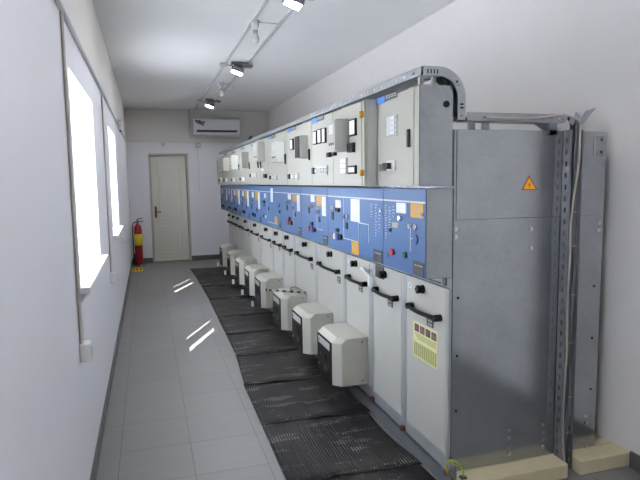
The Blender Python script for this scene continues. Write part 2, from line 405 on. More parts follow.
def nameplate(p, x, par):
    a, b, c, e = onx(p, x); s = b-(b-a)*.42; m = MB().box(x-.004, x, s, b, c, e-.001, 0).box(x-.004, x, a, s, c+.005, e-.002, 1)
    for r in range(2):
        z = c+(e-c)*(.45+.3*r)
        for q in range(4):
            yy = s-(s-a)*(.12+.22*q); m.box(x-.0045, x-.004, yy-(s-a)*.15, yy, z, z+(e-c)*.14, 2)
    return m.build('nameplate', ['tag_blue', 'dark', 'lightgrey'], par)
def relay(pr, pc, pl, yt, yb, x, par, side, front):
    yn = at(pr, (yt+yb)/2, x=x).y
    q = at(pc, (yt+yb)/2, y=yn); xf = q.x
    z1, z0 = at(pc, yt, y=yn).z, at(pc, yb, y=yn).z
    yf = at(pl, (yt+yb)/2, x=xf).y
    m = MB().box(xf+.006, x, yn, yf, z0, z1, 0).box(xf, xf+.006, yn+.004, yf-.004, z0+.004, z1-.004, 1)
    if front in ('cream', 'cabinet'):
        h = z1-z0; w = yf-yn
        m.box(xf-.002, xf, yn+w*.25, yn+w*.75, z0+h*.55, z0+h*.85, 2)
        for k in range(3): m.box(xf-.003, xf, yn+w*(.2+.25*k), yn+w*(.3+.25*k), z0+h*.2, z0+h*.28, 3)
    return m.build('protection_relay', [side, front, 'lightgrey', 'dark'], par, .004)
def latch(p, x, par):
    a, b, c, e = onx(p, x); b = min(max(b, a+.02), a+.03)
    return MB().box(x-.010, x, a, b, c, e).box(x-.014, x-.010, a+.004, b-.004, c+(e-c)*.4, e-.006).build('door_latch', 'black', par, .003)
def vline(m, x, y, z0, z1, w=.006, mi=0): m.box(x-.0015, x, y-w/2, y+w/2, z0, z1, mi)
def hline(m, x, y0, y1, z, w=.007, mi=0): m.box(x-.0015, x, y0, y1, z-w/2, z+w/2, mi)

UN = []; LVD = []; CP = []
for i in range(10):
    y0, y1 = B[i], B[i+1]; yc = (y0+y1)/2
    u = thing('switchgear_cubicle', (1.9, yc, PH), ULAB[i], 'switchgear', 'switchgear cubicles in a row'); UN.append(u)
    g = .0015
    # carcass: steel body with frame posts at the front
    c = MB().box(XC, XBK, y0+(.006 if i == 0 else g), y1-g, PH, 1.842)
    c.box(XC-.006, XC, y0+g, y1-g, PH, DZ0-.004, 1); c.box(XC-.004, XC, y0+g, y1-g, DZ1+.004, BZ0-.002, 1)
    edges = [y0+g] + [v for a in DOORS[i] for v in a] + [y1-g]
    for k in range(0, len(edges), 2): c.box(XC-.016, XC, edges[k]+(.003 if k else 0), edges[k+1]-(.003 if k+2 < len(edges) else 0), DZ0-.004, DZ1+.004, 1)
    for (a, b) in DOORS[i]:
        c.box(XC-.016, XC-.004, a+.02, a+.05, DZ1+.012, BZ0-.004); c.box(XC-.016, XC-.004, b-.09, b-.05, DZ1+.012, BZ0-.02)
        c.box(XC-.010, XC-.004, a+.08, b-.1, DZ1+.012, DZ1+.022)
    c.build('carcass', ['galv', 'zincplate'], u, .002)
    # bolts at the foot of each post
    for yb_ in ([y0+.015] if i > 0 else []) + ([DOORS[i][0][1]+.015] if len(DOORS[i]) > 1 else []):
        MB().tube([(1.434, yb_, PH+.012), (1.411, yb_, PH+.012)], .013, 6).box(1.418, 1.438, yb_-.014, yb_+.014, PH+.001, PH+.028).build('foot_bolt', 'copper', u)
    # blue control panel and its steel housing
    MB().box(XB+.004, XC-.001, y0+g, y1-g, BZ0, BZ1).build('panel_housing', 'galv', u, .002)
    cp = MB().box(XB, XB+.0035, y0+.002, y1-.002, BZ0+.002, BZ1-.002).build('control_panel', 'blue', u); CP.append(cp)
    # top cabinet
    x = XL[i]
    hs = MB().box(x+(.0045 if i == 0 else .022), XC-.004, y0+g, y1-g, LZ0, LZ1+.008)
    hs.build('cabinet_housing', 'galv' if i == 0 else 'grey', u, .003)
    fr = MB(); dl = []
    if i == 0: dr = [(2.520, y1-.006)]; fr.box(x+.001, x+.0042, y0+g, 2.515, LZ0, LZ1)
    elif i == 1: dr = [(y0+.035, 3.518), (3.524, y1-.004)]; fr.box(x+.004, x+.021, y0+g, y0+.030, LZ0, LZ1)
    elif i in (4,): ym = at(259.7, 160, x=x).y; dr = [(y0+.003, ym-.003), (ym+.003, y1-.003)]
    elif i == 9: dr = [(y0+.003, yc-.003), (yc+.003, y1-.003)]
    else: dr = [(y0+.004, y1-.004)]
    if i < 2: fr.build('cabinet_frame', 'cabinet', u, .002)
    for (a, b) in dr:
        dl.append(MB().box(x, x+(.004 if i == 0 else .02), a, b, LZ0+.004, LZ1).build('cabinet_door', 'cabinet', u, .0015 if i == 0 else .004))
    LVD.append(dl)
    # lower doors with handle, knob, plate
    for k, (a, b) in enumerate(DOORS[i]):
        dd = MB().box(XD, XD+.0125, a, b, DZ0, DZ1).box(XD-.003, XD, a+.01, b-.01, DZ0+.01, DZ1-.01).build('compartment_door', 'door', u, .002)
        xs = XD-.003
        wide = b-a > .6
        hz = .884
        ha, hb = (a+.06, b-.09) if not wide else (a+.10, b-.125)
        hm = MB(); n = 10; pts = []
        for q in range(n+1):
            t = q/n; pts.append((xs-.03-.020*math.sin(PI*t), ha+(hb-ha)*t, hz))
        hm.tube(pts, .0115, 8)
        for yy in (ha, hb): hm.tube([(xs, yy, hz), (xs-.042, yy, hz)], [.019, .017], 10)
        hm.build('door_handle', 'black', dd)
        ky = (a+b)/2 + (.02 if not wide else -.06)
        km = MB(); km.tube([(xs, ky, 1.0), (xs-.012, ky, 1.0)], .024, 14)
        km.tube([(xs-.012, ky, 1.0), (xs-.022, ky, 1.0)], .010, 10)
        for q in range(5):
            t = 2*PI*q/5; km.tube([(xs-.022, ky+.014*math.cos(t), 1.0+.014*math.sin(t)), (xs-.04, ky+.014*math.cos(t), 1.0+.014*math.sin(t))], .010, 8)
        km.tube([(xs-.022, ky, 1.0), (xs-.042, ky, 1.0)], .016, 10)
        km.build('door_knob', 'black', dd)
        pz, py = (.81, a+.17) if not wide else (.79, a+.12)
        pm = MB().box(xs-.003, xs, py-.036, py+.036, pz, pz+.05, 0)
        for q in range(3):
            for r in range(2): pm.box(xs-.0035, xs-.003, py-.022+.016*q, py-.012+.016*q, pz+.006+.02*r, pz+.018+.02*r, 1)
        pm.build('rating_plate', ['dark', 'grey'], dd)
        sm = MB(); sm.cyl((xs-.001, b-.05, .995), (xs, b-.05, .995), .018, 16, 0).box(xs-.0015, xs-.001, b-.055, b-.045, .985, 1.005, 1)
        sm.build('round_sticker', ['label', 'tag_blue'], dd)
        if i == 1 and k == 0: MB().box(xs-.006, xs, ky+.02, ky+.15, .965, 1.045).build('dark_plate', 'dark', dd)
        if i == 0:
            na, nb, nz0, nz1 = 2.575, 2.857, .597, .80
            nm = MB().box(xs-.0015, xs, na, nb, nz0, nz1, 0)
            for q in range(4): nm.box(xs-.002, xs-.0015, na+.012+.066*q, na+.066+.066*q, nz1-.055, nz1-.012, 2)
            for q in range(3): nm.box(xs-.002, xs-.0015, na+.015, nb-.02-.02*q, nz1-.072-.011*q, nz1-.067-.011*q, 1)
            for q in range(11): nm.box(xs-.002, xs-.0015, na+.01+.0242*q, na+.028+.0242*q, nz0+.008, nz0+.085, 1)
            nm.build('instruction_notice', ['noticey', 'noticeg', 'photo'], dd)
    # drive boxes low in front of the doors
    for k in range(len(DOORS[i])):
        if (i, k) not in DRIVES: continue
        a = DRIVES[(i, k)]; b = a+.44
        xb, xk, xf = XD-.0035, 1.232, 1.178
        z0, z1 = .178, .515
        poly = [(xb, a), (xb, b), (xk, b), (xf, b-.055), (xf, a+.055), (xk, a)]
        dv = MB(); bm = dv.bm
        def ring(z, inset):
            return [bm.verts.new((px_+(inset if px_ < xb-.01 else 0), py_, z)) for px_, py_ in poly]
        Bt, T1, T2 = ring(z0, 0), ring(z1-.032, 0), ring(z1, .04)
        dv._f(Bt[::-1]); dv._f(T2)
        for A_, C_ in ((Bt, T1), (T1, T2)):
            for q in range(6): dv._f([A_[q], A_[(q+1) % 6], C_[(q+1) % 6], C_[q]])
        dv = dv.build('drive_cover', 'cream', u, .004)
        fp = MB().box(xf-.007, xf, a+.058, b-.058, z0+.004, z1-.036, 0)
        fa, fb_ = a+.058, b-.058; w = fb_-fa
        fp.box(xf-.009, xf-.007, fa+.03, fb_-.03, z1-.10, z1-.05, 1)
        fp.box(xf-.0095, xf-.009, fb_-.07, fb_-.04, z1-.085, z1-.065, 2)
        fp.cyl((xf-.014, fa+w*.42, z0+.165), (xf-.007, fa+w*.42, z0+.165), .03, 14, 0)
        fp.cyl((xf-.016, fa+w*.7, z0+.165), (xf-.007, fa+w*.7, z0+.165), .012, 10, 3)
        fp.cyl((xf-.02, fa+w*.8, z0+.085), (xf-.007, fa+w*.8, z0+.085), .009, 10, 4)
        fp.cyl((xf-.014, fa+w*.8, z0+.055), (xf-.007, fa+w*.8, z0+.055), .010, 10, 5)
        fp.box(xf-.008, xf-.007, fa+.02, fb_-.02, z0+.112, z0+.116, 5)
        fp.box(xf-.010, xf-.007, fa+w*.25, fa+w*.5, z0+.07, z0+.10, 5)
        fp.build('front_panel', ['black', 'grey', 'tag_blue', 'dark', 'brass', 'dark'], dv, .002)
        if i in (4, 5, 6, 7, 9):
            t = MB(); ty = fa+w*.8
            t.tube([(xf-.03, ty, z0+.085), (xf-.045, ty, z0+.06), (xf-.05, ty, z0+.03)], .003, 6, 1)
            t.box(xf-.065, xf-.035, ty-.012, ty+.012, z0-.035, z0+.03, 0)
            t.build('hanging_tag', ['white', 'chrome'], dv, .002)
        for zz in (z0+.03, z1-.03): MB().cyl((xb-.045, a-.003, zz), (xb-.045, a+.002, zz), .006, 8).build('cover_screw', 'dark', dv)

# ---- end panel of the nearest cubicle
u = UN[0]
ep = MB().box(1.447, XBK, Y0-.002, Y0+.005, PH+.002, 1.395).box(1.462, XBK, Y0-.004, Y0+.005, 1.397, 1.840).box(1.447, 1.460, Y0-.002, Y0+.005, 1.395, 1.840)
ep = ep.build('end_panel', 'galv', u, .001)
ye = Y0-.002
def bolt(px, py, r=.008):
    q = at(px, py, y=ye); return MB().tube([(q.x, ye-.007, q.z), (q.x, ye, q.z)], r, 10).tube([(q.x, ye-.002, q.z), (q.x, ye, q.z)], r*1.6, 12).build('bolt', 'chrome', ep)
for p in [(455.5, 229), (455.5, 237), (531, 229), (531, 248), (599, 223), (599, 230), (509, 430.5), (509, 438), (509, 446.5), (509, 453.5), (543, 425), (543, 432), (543, 439.5), (543, 446.5), (586, 416), (586, 423), (585.5, 446)]:
    bolt(*p)
for p in [(458, 298), (457, 356), (456, 411), (594, 286), (592, 338), (590.5, 389)]:
    q = at(*p, y=ye); MB().cyl((q.x, ye-.001, q.z), (q.x, ye, q.z), .007, 12).build('screw_hole', 'black', ep)
ys_ = Y0-.004
t0, t1, t2 = at(521.5, 190, y=ys_), at(537, 190, y=ys_), at(529, 175.5, y=ys_)
wz = (t0.z+t1.z)/2; cx, cz = (t0.x+t1.x+t2.x)/3, (2*wz+t2.z)/3
def tri(k): return [(cx+(p.x-cx)*k, cz+((wz if j < 2 else t2.z)-cz)*k) for j, p in enumerate((t0, t1, t2))]
ws = MB().prism(tri(1), 'y', ys_-.001, ys_, 0).prism(tri(.80), 'y', ys_-.0016, ys_-.001, 1)
L = [(.006, .020), (-.010, -.004), (-.001, -.002), (-.006, -.024), (.010, .002), (.001, .001)]
ws.prism([(cx+a*.8, cz+b*.8+.002) for a, b in L], 'y', ys_-.0022, ys_-.0016, 2)
ws.build('warning_sign', ['warnred', 'orange', 'warnred'], ep)
a_, b_ = at(594.5, 136, y=ye), at(602, 156, y=ye)
br = MB().box(a_.x, b_.x, ye-.012, ye, b_.z, a_.z, 0)
for zz in (a_.z-.02, b_.z+.02): br.cyl((b_.x-.02, ye-.018, zz), (b_.x-.02, ye-.012, zz), .009, 8, 1)
br.build('side_bracket', ['tray', 'dark'], ep, .003)
q = at(446.5, 104, y=Y0)
hp = MB().cyl((q.x, Y0-.004, q.z), (q.x, Y0+.002, q.z), .0155, 20).build('cable_grommet', 'black', u)

# ---- blue panel details, nearest two cubicles measured one by one
def P(i, name, p, mt, t=.004): return plate(name, p, XB, mt, CP[i], t)
def Q(i, name, p, mt, t=.02): return stud(name, p, XB, mt, CP[i], t)
def yellow(i, p):
    a, b, c, e = onx(p, XB); m = MB().box(XB-.003, XB, a, b, c, e, 0)
    n = 6
    for k in range(n): m.box(XB-.0036, XB-.003, a+(b-a)*.1, b-(b-a)*(.1+.08*(k % 3)), c+(e-c)*(.12+.13*k), c+(e-c)*(.155+.13*k), 1)
    return m.build('yellow_label', ['yellow', 'tan'], CP[i])
def paper(i, p, n=3):
    a, b, c, e = onx(p, XB); m = MB().box(XB-.003, XB, a, b, c, e, 0)
    for k in range(n): m.box(XB-.0034, XB-.003, a+(b-a)*.15, b-(b-a)*.2, c+(e-c)*(k+.5)/n-.001, c+(e-c)*(k+.5)/n+.001, 1)
    return m.build('paper_label', ['label', 'grey'], CP[i])
def mimic(i, pts, hz=1.486, extra=()):
    m = MB(); hline(m, XB, B[i]+.006, B[i+1]-.006, hz, .009)
    for (x0, y0, x1, y1) in pts:
        a = at(x0, y0, x=XB); b = at(x1, y1, x=XB)
        if abs(a.y-b.y) > abs(a.z-b.z): hline(m, XB, min(a.y, b.y), max(a.y, b.y), (a.z+b.z)/2, .006)
        else: vline(m, XB, (a.y+b.y)/2, min(a.z, b.z), max(a.z, b.z), .006)
    for (yy, z0, z1, n) in extra:      # columns of fine print
        for k in range(n):
            z = z0+(z1-z0)*k/n; w = .010+.012*((k*7) % 3)/2
            hline(m, XB, yy-w, yy, z, .004)
    return m.build('mimic_diagram', 'lightgrey', CP[i])
def dplate(i, p):
    a, b, c, e = onx(p, XB); c = max(c, BZ0+.004); e = max(e, c+.05)
    m = MB().box(XB-.004, XB, a, b, c, e, 0)
    for k in range(4): m.box(XB-.005, XB-.004, a+(b-a)*(.1+.2*k), a+(b-a)*(.22+.2*k), c+(e-c)*.7, c+(e-c)*.78, 1)
    return m.build('dark_plate', ['dark', 'grey'], CP[i])
paper(0, (396.7, 203, 406.2, 213)); yellow(0, (411, 203.4, 423.6, 217.7))
Q(0, 'key_switch', (397.7, 215.7, 403.6, 221), 'chrome', .014); P(0, 'tan_plate', (392.7, 222.6, 398.3, 227.6), 'tan')
Q(0, 'indicator', (408.5, 223.6, 411, 228.6), 'chrome', .009); Q(0, 'indicator', (414, 224, 417.5, 230.5), 'chrome', .009)
Q(0, 'socket', (413.5, 234.4, 418.5, 244.4), 'plug_blue', .008)
Q(0, 'push_button', (390.7, 248.8, 395.7, 254.7), 'red', .014); Q(0, 'push_button', (404, 251.7, 408, 257.7), 'green', .014)
P(0, 'key_slot', (389.5, 228, 391.5, 231.5), 'black'); P(0, 'key_slot', (387.6, 252.5, 388.4, 257), 'plug_blue')
P(0, 'lead_seal', (422, 213, 424, 216), 'chrome', .01)
dplate(0, (413.5, 262, 424.4, 276))
mimic(0, [(410.5, 224, 410.5, 251.3), (411, 238.6, 413.5, 238.8)], extra=[(2.955, 1.27, 1.47, 14), (2.90, 1.30, 1.46, 10), (2.85, 1.40, 1.47, 4)])
# second
paper(1, (335.8, 200, 341, 207.5)); P(1, 'tan_plate', (331, 206, 334, 209.2), 'tan')
P(1, 'key_switch', (336.6, 208.3, 340, 211.7), 'black', .014); P(1, 'socket', (331.8, 211.7, 333.8, 219.7), 'black')
Q(1, 'indicator', (343.2, 214.3, 345, 218), 'chrome', .009); Q(1, 'indicator', (346.4, 214.5, 348.6, 218.4), 'chrome', .009)
P(1, 'socket', (345.8, 222.5, 348, 228.8), 'black'); P(1, 'socket', (337, 228.3, 339.2, 231.7), 'black', .012)
Q(1, 'push_button', (332.6, 233, 334.9, 237.5), 'red', .014); P(1, 'toggle', (336.7, 233, 339, 240), 'plug_blue', .012); Q(1, 'push_button', (340.5, 234.3, 342.6, 240), 'black', .014)
P(1, 'toggle', (334.8, 233, 336, 239), 'label', .012)
paper(1, (351, 199.2, 360, 221.7), 8); yellow(1, (352, 241.7, 359.2, 254)); dplate(1, (374, 250, 382.5, 262.5))
mimic(1, [(343.8, 198, 343.8, 238.3), (344, 238.3, 358.4, 241.7), (358.5, 222, 358.5, 241.7), (359, 223.5, 369, 224), (368.7, 224, 368.7, 243)],
      extra=[(3.10, 1.27, 1.47, 12), (3.17, 1.38, 1.47, 6), (3.05, 1.30, 1.45, 8)])
P(1, 'lead_seal', (381, 210, 382.2, 212), 'chrome', .01)
# third and fourth
paper(2, (311, 195.5, 314.6, 202)); yellow(2, (316.7, 196, 322, 206)); paper(2, (322.2, 196.7, 326, 216), 8)
P(2, 'key_switch', (310, 204.5, 313.5, 207.5), 'chrome', .014); P(2, 'socket', (308.5, 207, 310, 213), 'black')
Q(2, 'indicator', (316.5, 210, 318, 213.5), 'chrome', .009); Q(2, 'indicator', (318.6, 210, 320, 213.5), 'chrome', .009); P(2, 'socket', (318.8, 216.7, 320.3, 222), 'black')
Q(2, 'push_button', (309, 226, 311.2, 231), 'red', .014); P(2, 'toggle', (311.4, 225.5, 313.6, 232), 'plug_blue', .012); Q(2, 'push_button', (314.5, 228, 316, 232), 'black', .014); P(2, 'socket', (311.7, 222, 313.4, 225), 'black', .012)
dplate(2, (323.5, 235.5, 327.6, 244.5)); mimic(2, [(317, 206.5, 317, 229), (317, 229, 323, 230)])
paper(3, (288, 194, 291, 199.4)); yellow(3, (293, 194.4, 297, 202)); paper(3, (297.2, 195, 300, 211.5), 8)
P(3, 'key_switch', (287.5, 200.5, 290.3, 203.2), 'chrome', .014); P(3, 'socket', (286.7, 205, 287.8, 210), 'black')
Q(3, 'indicator', (292.5, 206, 294.4, 209), 'chrome', .009); P(3, 'socket', (295, 212.5, 296, 216.3), 'black')
Q(3, 'push_button', (287.5, 219.7, 289.6, 224.7), 'red', .014); P(3, 'toggle', (289.4, 217, 290.6, 221), 'black', .012); Q(3, 'push_button', (291.2, 221, 293, 225), 'black', .014)
dplate(3, (298.3, 227.5, 301.3, 235.3)); mimic(3, [(293.7, 203, 293.7, 224)])
# fifth
paper(4, (264.4, 193.5, 266, 198)); paper(4, (270.7, 188.2, 273, 202), 8); yellow(4, (275, 216.5, 278, 223.7))
P(4, 'key_switch', (263.3, 200.5, 265, 203), 'black', .014); P(4, 'socket', (263.5, 204, 264.6, 206.5), 'black'); P(4, 'socket', (268, 207, 269, 210), 'black')
Q(4, 'indicator', (278.6, 203.5, 280, 207), 'chrome', .009); P(4, 'socket', (279, 210, 280.2, 213.3), 'black'); Q(4, 'push_button', (264, 214.7, 265.2, 217.6), 'black', .014); P(4, 'toggle', (265.6, 215.4, 267, 218), 'label', .012)
dplate(4, (279.2, 221.5, 281.2, 228)); mimic(4, [(268.3, 221.7, 277.5, 224), (267.3, 192, 267.3, 216)])
# the far cubicles share one layout along their width
for i, has_y in ((5, 1), (6, 1), (7, 1), (8, 0), (9, 0)):
    y0, y1 = B[i], B[i+1]; w = y1-y0; X = XB
    def bx(name, f0, f1, z0, z1, mt, t=.004): return MB().box(X-t, X, y0+w*f0, y0+w*f1, z0, z1).build(name, mt, CP[i])
    bx('paper_label', .62, .78, 1.40, 1.47, 'label')
    if has_y: bx('yellow_label', .26, .48, 1.37, 1.48, 'yellow'); bx('paper_label', .10, .24, 1.27, 1.475, 'label')
    else: bx('paper_label', .10, .2, 1.29, 1.475, 'label')
    bx('key_switch', .70, .82, 1.35, 1.37, 'chrome', .02); bx('socket', .80, .85, 1.25, 1.32, 'black')
    bx('socket', .36, .42, 1.22, 1.28, 'black'); bx('push_button', .68, .75, 1.165, 1.205, 'black', .014); bx('toggle', .5, .57, 1.16, 1.20, 'black', .014)
    if i > 5 or True: bx('dark_plate', .03, .16, 1.115, 1.18, 'dark')
    m = MB(); hline(m, X, y0+.006, y1-.006, 1.486, .009); vline(m, X, y0+w*.45, 1.2, 1.36)
    m.build('mimic_diagram', 'lightgrey', CP[i])

# ---- top cabinet details
d = LVD[0][0]; x = XL[0]
nameplate((377, 95, 397.5, 101.5), x, d); grid_meter((388.2, 116, 397.8, 135.5), x, d); latch((408.6, 129, 411.5, 147), x, d) if False else None
a, b, c, e = onx((408.4, 129, 411.8, 147), x); MB().box(x-.012, x, 2.553, 2.577, c, e).build('door_latch', 'black', d, .003)
MB().box(x-.012, x, *onx((381, 164, 387, 171), x)).build('key_switch', 'dark', d, .002)
a, b, c, e = onx((388.2, 160.5, 396, 170.5), x); MB().box(x-.01, x, a, b, c, e, 0).box(x-.035, x-.01, a+(b-a)*.4, b, c+.008, e-.012, 1).build('selector_switch', ['lightgrey', 'black'], d)
dr, dl = LVD[1]; x = XL[1]
for p in ((362.2, 111, 364.6, 117.5), (362.2, 170, 364.6, 176)):
    a, b, c, e = onx(p, x); MB().box(x-.012, x+.004, B[1]+.004, B[1]+.042, c, e).cyl((x-.013, B[1]+.012, c), (x-.013, B[1]+.012, e), .007, 10).build('hinge', 'brass', dr, .002)
meter((350.7, 119, 357, 136), x, dr); plate('selector_switch', (350, 143, 355.5, 152.5), x, 'black', dr, .02, .003)
a, b, c, e = onx((341, 158, 347.5, 174), x); m = MB().box(x-.008, x, a, b, c, e, 0)
for k in range(3): m.box(x-.01, x-.008, a+.012, b-.012, c+(e-c)*(.06+.32*k), c+(e-c)*(.3+.32*k), 1)
m.build('meter', ['grey', 'label'], dr)
meter((349.5, 165.5, 357, 174), x, dr, 'selector_switch')
relay(349.5, 335, 327.5, 119, 151, x, dr, 'grey', 'cabinet')
MB().box(x-.02, x, *onx((333.8, 152.5, 337, 155.7), x)).build('key_switch', 'black', dr)
for p in ((314.4, 131, 317.8, 144.6), (318.8, 129, 322.5, 143.5), (323.4, 128, 326.6, 143)): meter(p, x, dl)
MB().box(x-.02, x, *onx((329, 152.5, 332, 157), x)).build('key_switch', 'black', dl)
selectors((314, 166, 328, 175), x, dl, 5); nameplate((312.4, 116.8, 324, 122.2), x, dl)
d = LVD[2][0]; x = XL[2]
nameplate((288, 127.2, 296, 131.2), x, d); meter((291.2, 139, 294, 150), x, d); relay(308, 299, 294.5, 135, 158, x, d, 'grey', 'black'); latch((308.8, 149, 310.2, 160), x, d); selectors((289.7, 173, 299, 179.7), x, d, 3)
d = LVD[3][0]; x = XL[3]
nameplate((269, 135.6, 275, 138.8), x, d); relay(284.2, 276.2, 271, 141, 161.7, x, d, 'lightgrey', 'cream'); latch((284.8, 154, 286.2, 164), x, d); selectors((270.8, 175, 278, 180), x, d, 3)
d2, d1 = LVD[4]; x = XL[4]
nameplate((250.5, 143.5, 255, 146), x, d1); relay(264.7, 257.5, 253, 142, 161, x, d2, 'grey', 'cream'); latch((257.6, 160.5, 258.7, 168), x, d1); latch((260.3, 160.5, 261.3, 168), x, d2)
selectors((251, 173, 256.7, 177.5), x, d1, 3); plate('selector_switch', (265, 174, 267, 178), x, 'black', d2, .02); plate('meter', (262, 168.5, 263.6, 171), x, 'label', d2)
d = LVD[5][0]; x = XL[5]
nameplate((240.8, 147.3, 244.5, 149.6), x, d); relay(248.7, 241.6, 240.2, 152, 168, x, d, 'grey', 'grey'); latch((248.9, 162, 249.8, 169), x, d); selectors((240.8, 177.3, 245, 180.8), x, d, 2)
d = LVD[6][0]; x = XL[6]
nameplate((232.4, 150.5, 235, 153.5), x, d); relay(238, 231.2, 229.6, 155, 169.3, x, d, 'lightgrey', 'cream'); latch((238.6, 164, 239.3, 170), x, d); selectors((232.2, 178, 235.7, 181.5), x, d, 2)
d = LVD[7][0]; x = XL[7]
nameplate((224.6, 153, 227, 155.5), x, d); relay(229.4, 223.4, 222.4, 157.5, 171, x, d, 'cream', 'cream'); selectors((224.6, 178.7, 228, 182), x, d, 2)
d = LVD[8][0]; x = XL[8]
selectors((225, 178.7, 226.4, 181.8), x, d, 1)
d = LVD[9][0]; x = XL[9]
relay(222.2, 217.6, 216.6, 160, 172.5, x, d, 'grey', 'grey'); selectors((219.5, 178.8, 223, 181.6), x, d, 2)

# ---- things lying on / hanging from the cubicles
a = at(276, 288, z=.528); b = at(305, 298.5, z=.524)
rod = MB().tube([(1.10, 5.42, .527), (1.425, 5.155, .527)], .0095, 8, 0).tube([(1.09, 5.428, .527), (1.10, 5.42, .527)], .014, 8, 1)
tag(rod.build('striped_rod', ['stripes', 'black']), 'black and white striped operating rod lying across a cream floor box', 'rod')
lp = [(1.40, 5.50, .524), (1.36, 5.46, .524), (1.33, 5.38, .524), (1.35, 5.26, .524), (1.40, 5.20, .524), (1.418, 5.30, .524), (1.418, 5.42, .524), (1.40, 5.50, .524)]
tag(MB().tube(spline(lp), .004, 6).build('wire_loop', 'dark'), 'dark wire loop lying flat on the cream floor box beside the striped rod', 'wire')
ky = (DOORS[1][0][0]+DOORS[1][0][1])/2+.02
kt = thing('key_bunch', (1.39, 3.50, .96), 'bunch of keys with paper tags hanging at the knob of a wide cubicle door', 'keys')
kx = 1.395
ring = [(kx, 3.425+.024*math.cos(t*PI/8), .985+.024*math.sin(t*PI/8)) for t in range(17)]
MB().tube(ring, .0025, 6).build('key_ring', 'chrome', kt)
k = MB().tube([(kx, 3.44, .966), (kx-.004, 3.50, .975), (kx-.004, 3.55, .99)], .008, 6).box(kx-.006, kx+.002, 3.53, 3.60, .985, 1.005); k.build('key_fob', 'label', kt)
MB().box(kx-.004, kx, 3.40, 3.43, .885, .965).box(kx-.006, kx-.004, 3.405, 3.425, .90, .93).build('key', 'lightgrey', kt)
MB().box(kx-.008, kx-.005, 3.43, 3.455, .895, .965).build('key', 'label', kt)

# ---------------------------------------------------------------- cable trays
def slotted(m, axis, a0, a1, fixed, w0, w1, th, pitch=.05, slot=.026, sh=.4):
    """perforated strip: two bands and the bridges between the slots; axis = run direction"""
    h = w1-w0; lo, hi = w0+h*(.5-sh/2), w0+h*(.5+sh/2)
    def bx(s0, s1, v0, v1):
        f0, f1 = fixed, fixed+th
        if axis == 'y': m.box(f0, f1, s0, s1, v0, v1)
        elif axis == 'x': m.box(s0, s1, f0, f1, v0, v1)
        elif axis == 'zx': m.box(f0, f1, v0, v1, s0, s1)      # runs up, strip spans y
        elif axis == 'zy': m.box(v0, v1, f0, f1, s0, s1)      # runs up, strip spans x
    bx(a0, a1, w0, lo); bx(a0, a1, hi, w1)
    s = a0
    while s < a1:
        e = min(s+pitch-slot, a1); bx(s, e, lo, hi); s += pitch
TX, TZ0, TZ1 = 1.268, 2.092, 2.134
ct = thing('cable_tray', (1.33, 6.4, 2.09), 'long perforated zinc cable tray above the row, bending down at near end', 'cable tray')
m = MB(); slotted(m, 'y', 2.47, 10.3, TX, TZ0, TZ1, .0025, .10, .03, .3)
m.box(TX, TX+.012, 2.47, 10.3, TZ1-.0025, TZ1); m.box(TX, TX+.11, 2.47, 10.3, TZ0, TZ0+.0025); m.box(TX+.1075, TX+.11, 2.47, 10.3, TZ0, TZ1)
m.build('tray_channel', 'tray', ct)
m = MB()
for yy in (2.50, 3.6, 4.6, 5.6, 6.6, 7.6, 8.6, 9.6):
    m.box(1.278, 1.296, yy, yy+.02, 2.045, TZ0); m.box(1.345, 1.365, yy, yy+.02, 2.045, TZ0)
m.build('tray_support', 'cream', ct)
# bend: straight stub, quarter arc, short drop
y_n, y_f = 2.445, 2.555
zc, xc, ro, ri = 1.987, 1.352, .143, .101
def arc(r, n=14): return [(xc+r*math.sin(PI/2*k/n), zc+r*math.cos(PI/2*k/n)) for k in range(n+1)]
outer = [(TX, zc+ro)] + arc(ro) + [(xc+ro, 1.885)]
inner = [(TX, zc+ri)] + arc(ri) + [(xc+ri, 1.885)]
m = MB(); bm = m.bm
for yy in (y_n, y_f):
    for k in range(len(outer)-1):
        q = [outer[k], outer[k+1], inner[k+1], inner[k]]
        A_ = [bm.verts.new((p[0], yy, p[1])) for p in q]; C_ = [bm.verts.new((p[0], yy+.0025, p[1])) for p in q]
        m._f(A_[::-1]); m._f(C_)
        for j in range(4): m._f([A_[j], A_[(j+1) % 4], C_[(j+1) % 4], C_[j]])
for k in range(len(outer)-1):
    p, q = outer[k], outer[k+1]
    dx_, dz_ = q[0]-p[0], q[1]-p[1]; l = math.hypot(dx_, dz_); nx, nz = dz_/l*.0025, -dx_/l*.0025
    A_ = [bm.verts.new(v) for v in ((p[0], y_n+.0025, p[1]), (q[0], y_n+.0025, q[1]), (q[0], y_f, q[1]), (p[0], y_f, p[1]))]
    C_ = [bm.verts.new(v) for v in ((p[0]-nx, y_n+.0025, p[1]-nz), (q[0]-nx, y_n+.0025, q[1]-nz), (q[0]-nx, y_f, q[1]-nz), (p[0]-nx, y_f, p[1]-nz))]
    m._f(A_[::-1]); m._f(C_)
    for j in range(4): m._f([A_[j], A_[(j+1) % 4], C_[(j+1) % 4], C_[j]])
m.build('tray_bend', 'tray', ct)
m = MB()
for k in range(4): m.box(1.288+.017*k, 1.294+.017*k, y_n-.0008, y_n, zc+ri+.010, zc+ro-.012)
for (px, py) in ((457, 81.5),):
    q = at(px, py, y=y_n); m.box(q.x-.005, q.x+.005, y_n-.0008, y_n, q.z-.005, q.z+.005)
for zz in (1.955, 1.938): m.box(1.466, 1.484, y_n-.0008, y_n, zz, zz+.008)
m.build('tray_slot', 'black', ct)
for bx_, bz_ in ((1.450, 2.05), (1.474, 1.905)): MB().cyl((bx_, y_n-.004, bz_), (bx_, y_n, bz_), .008, 8).build('tray_bolt', 'chrome', ct)
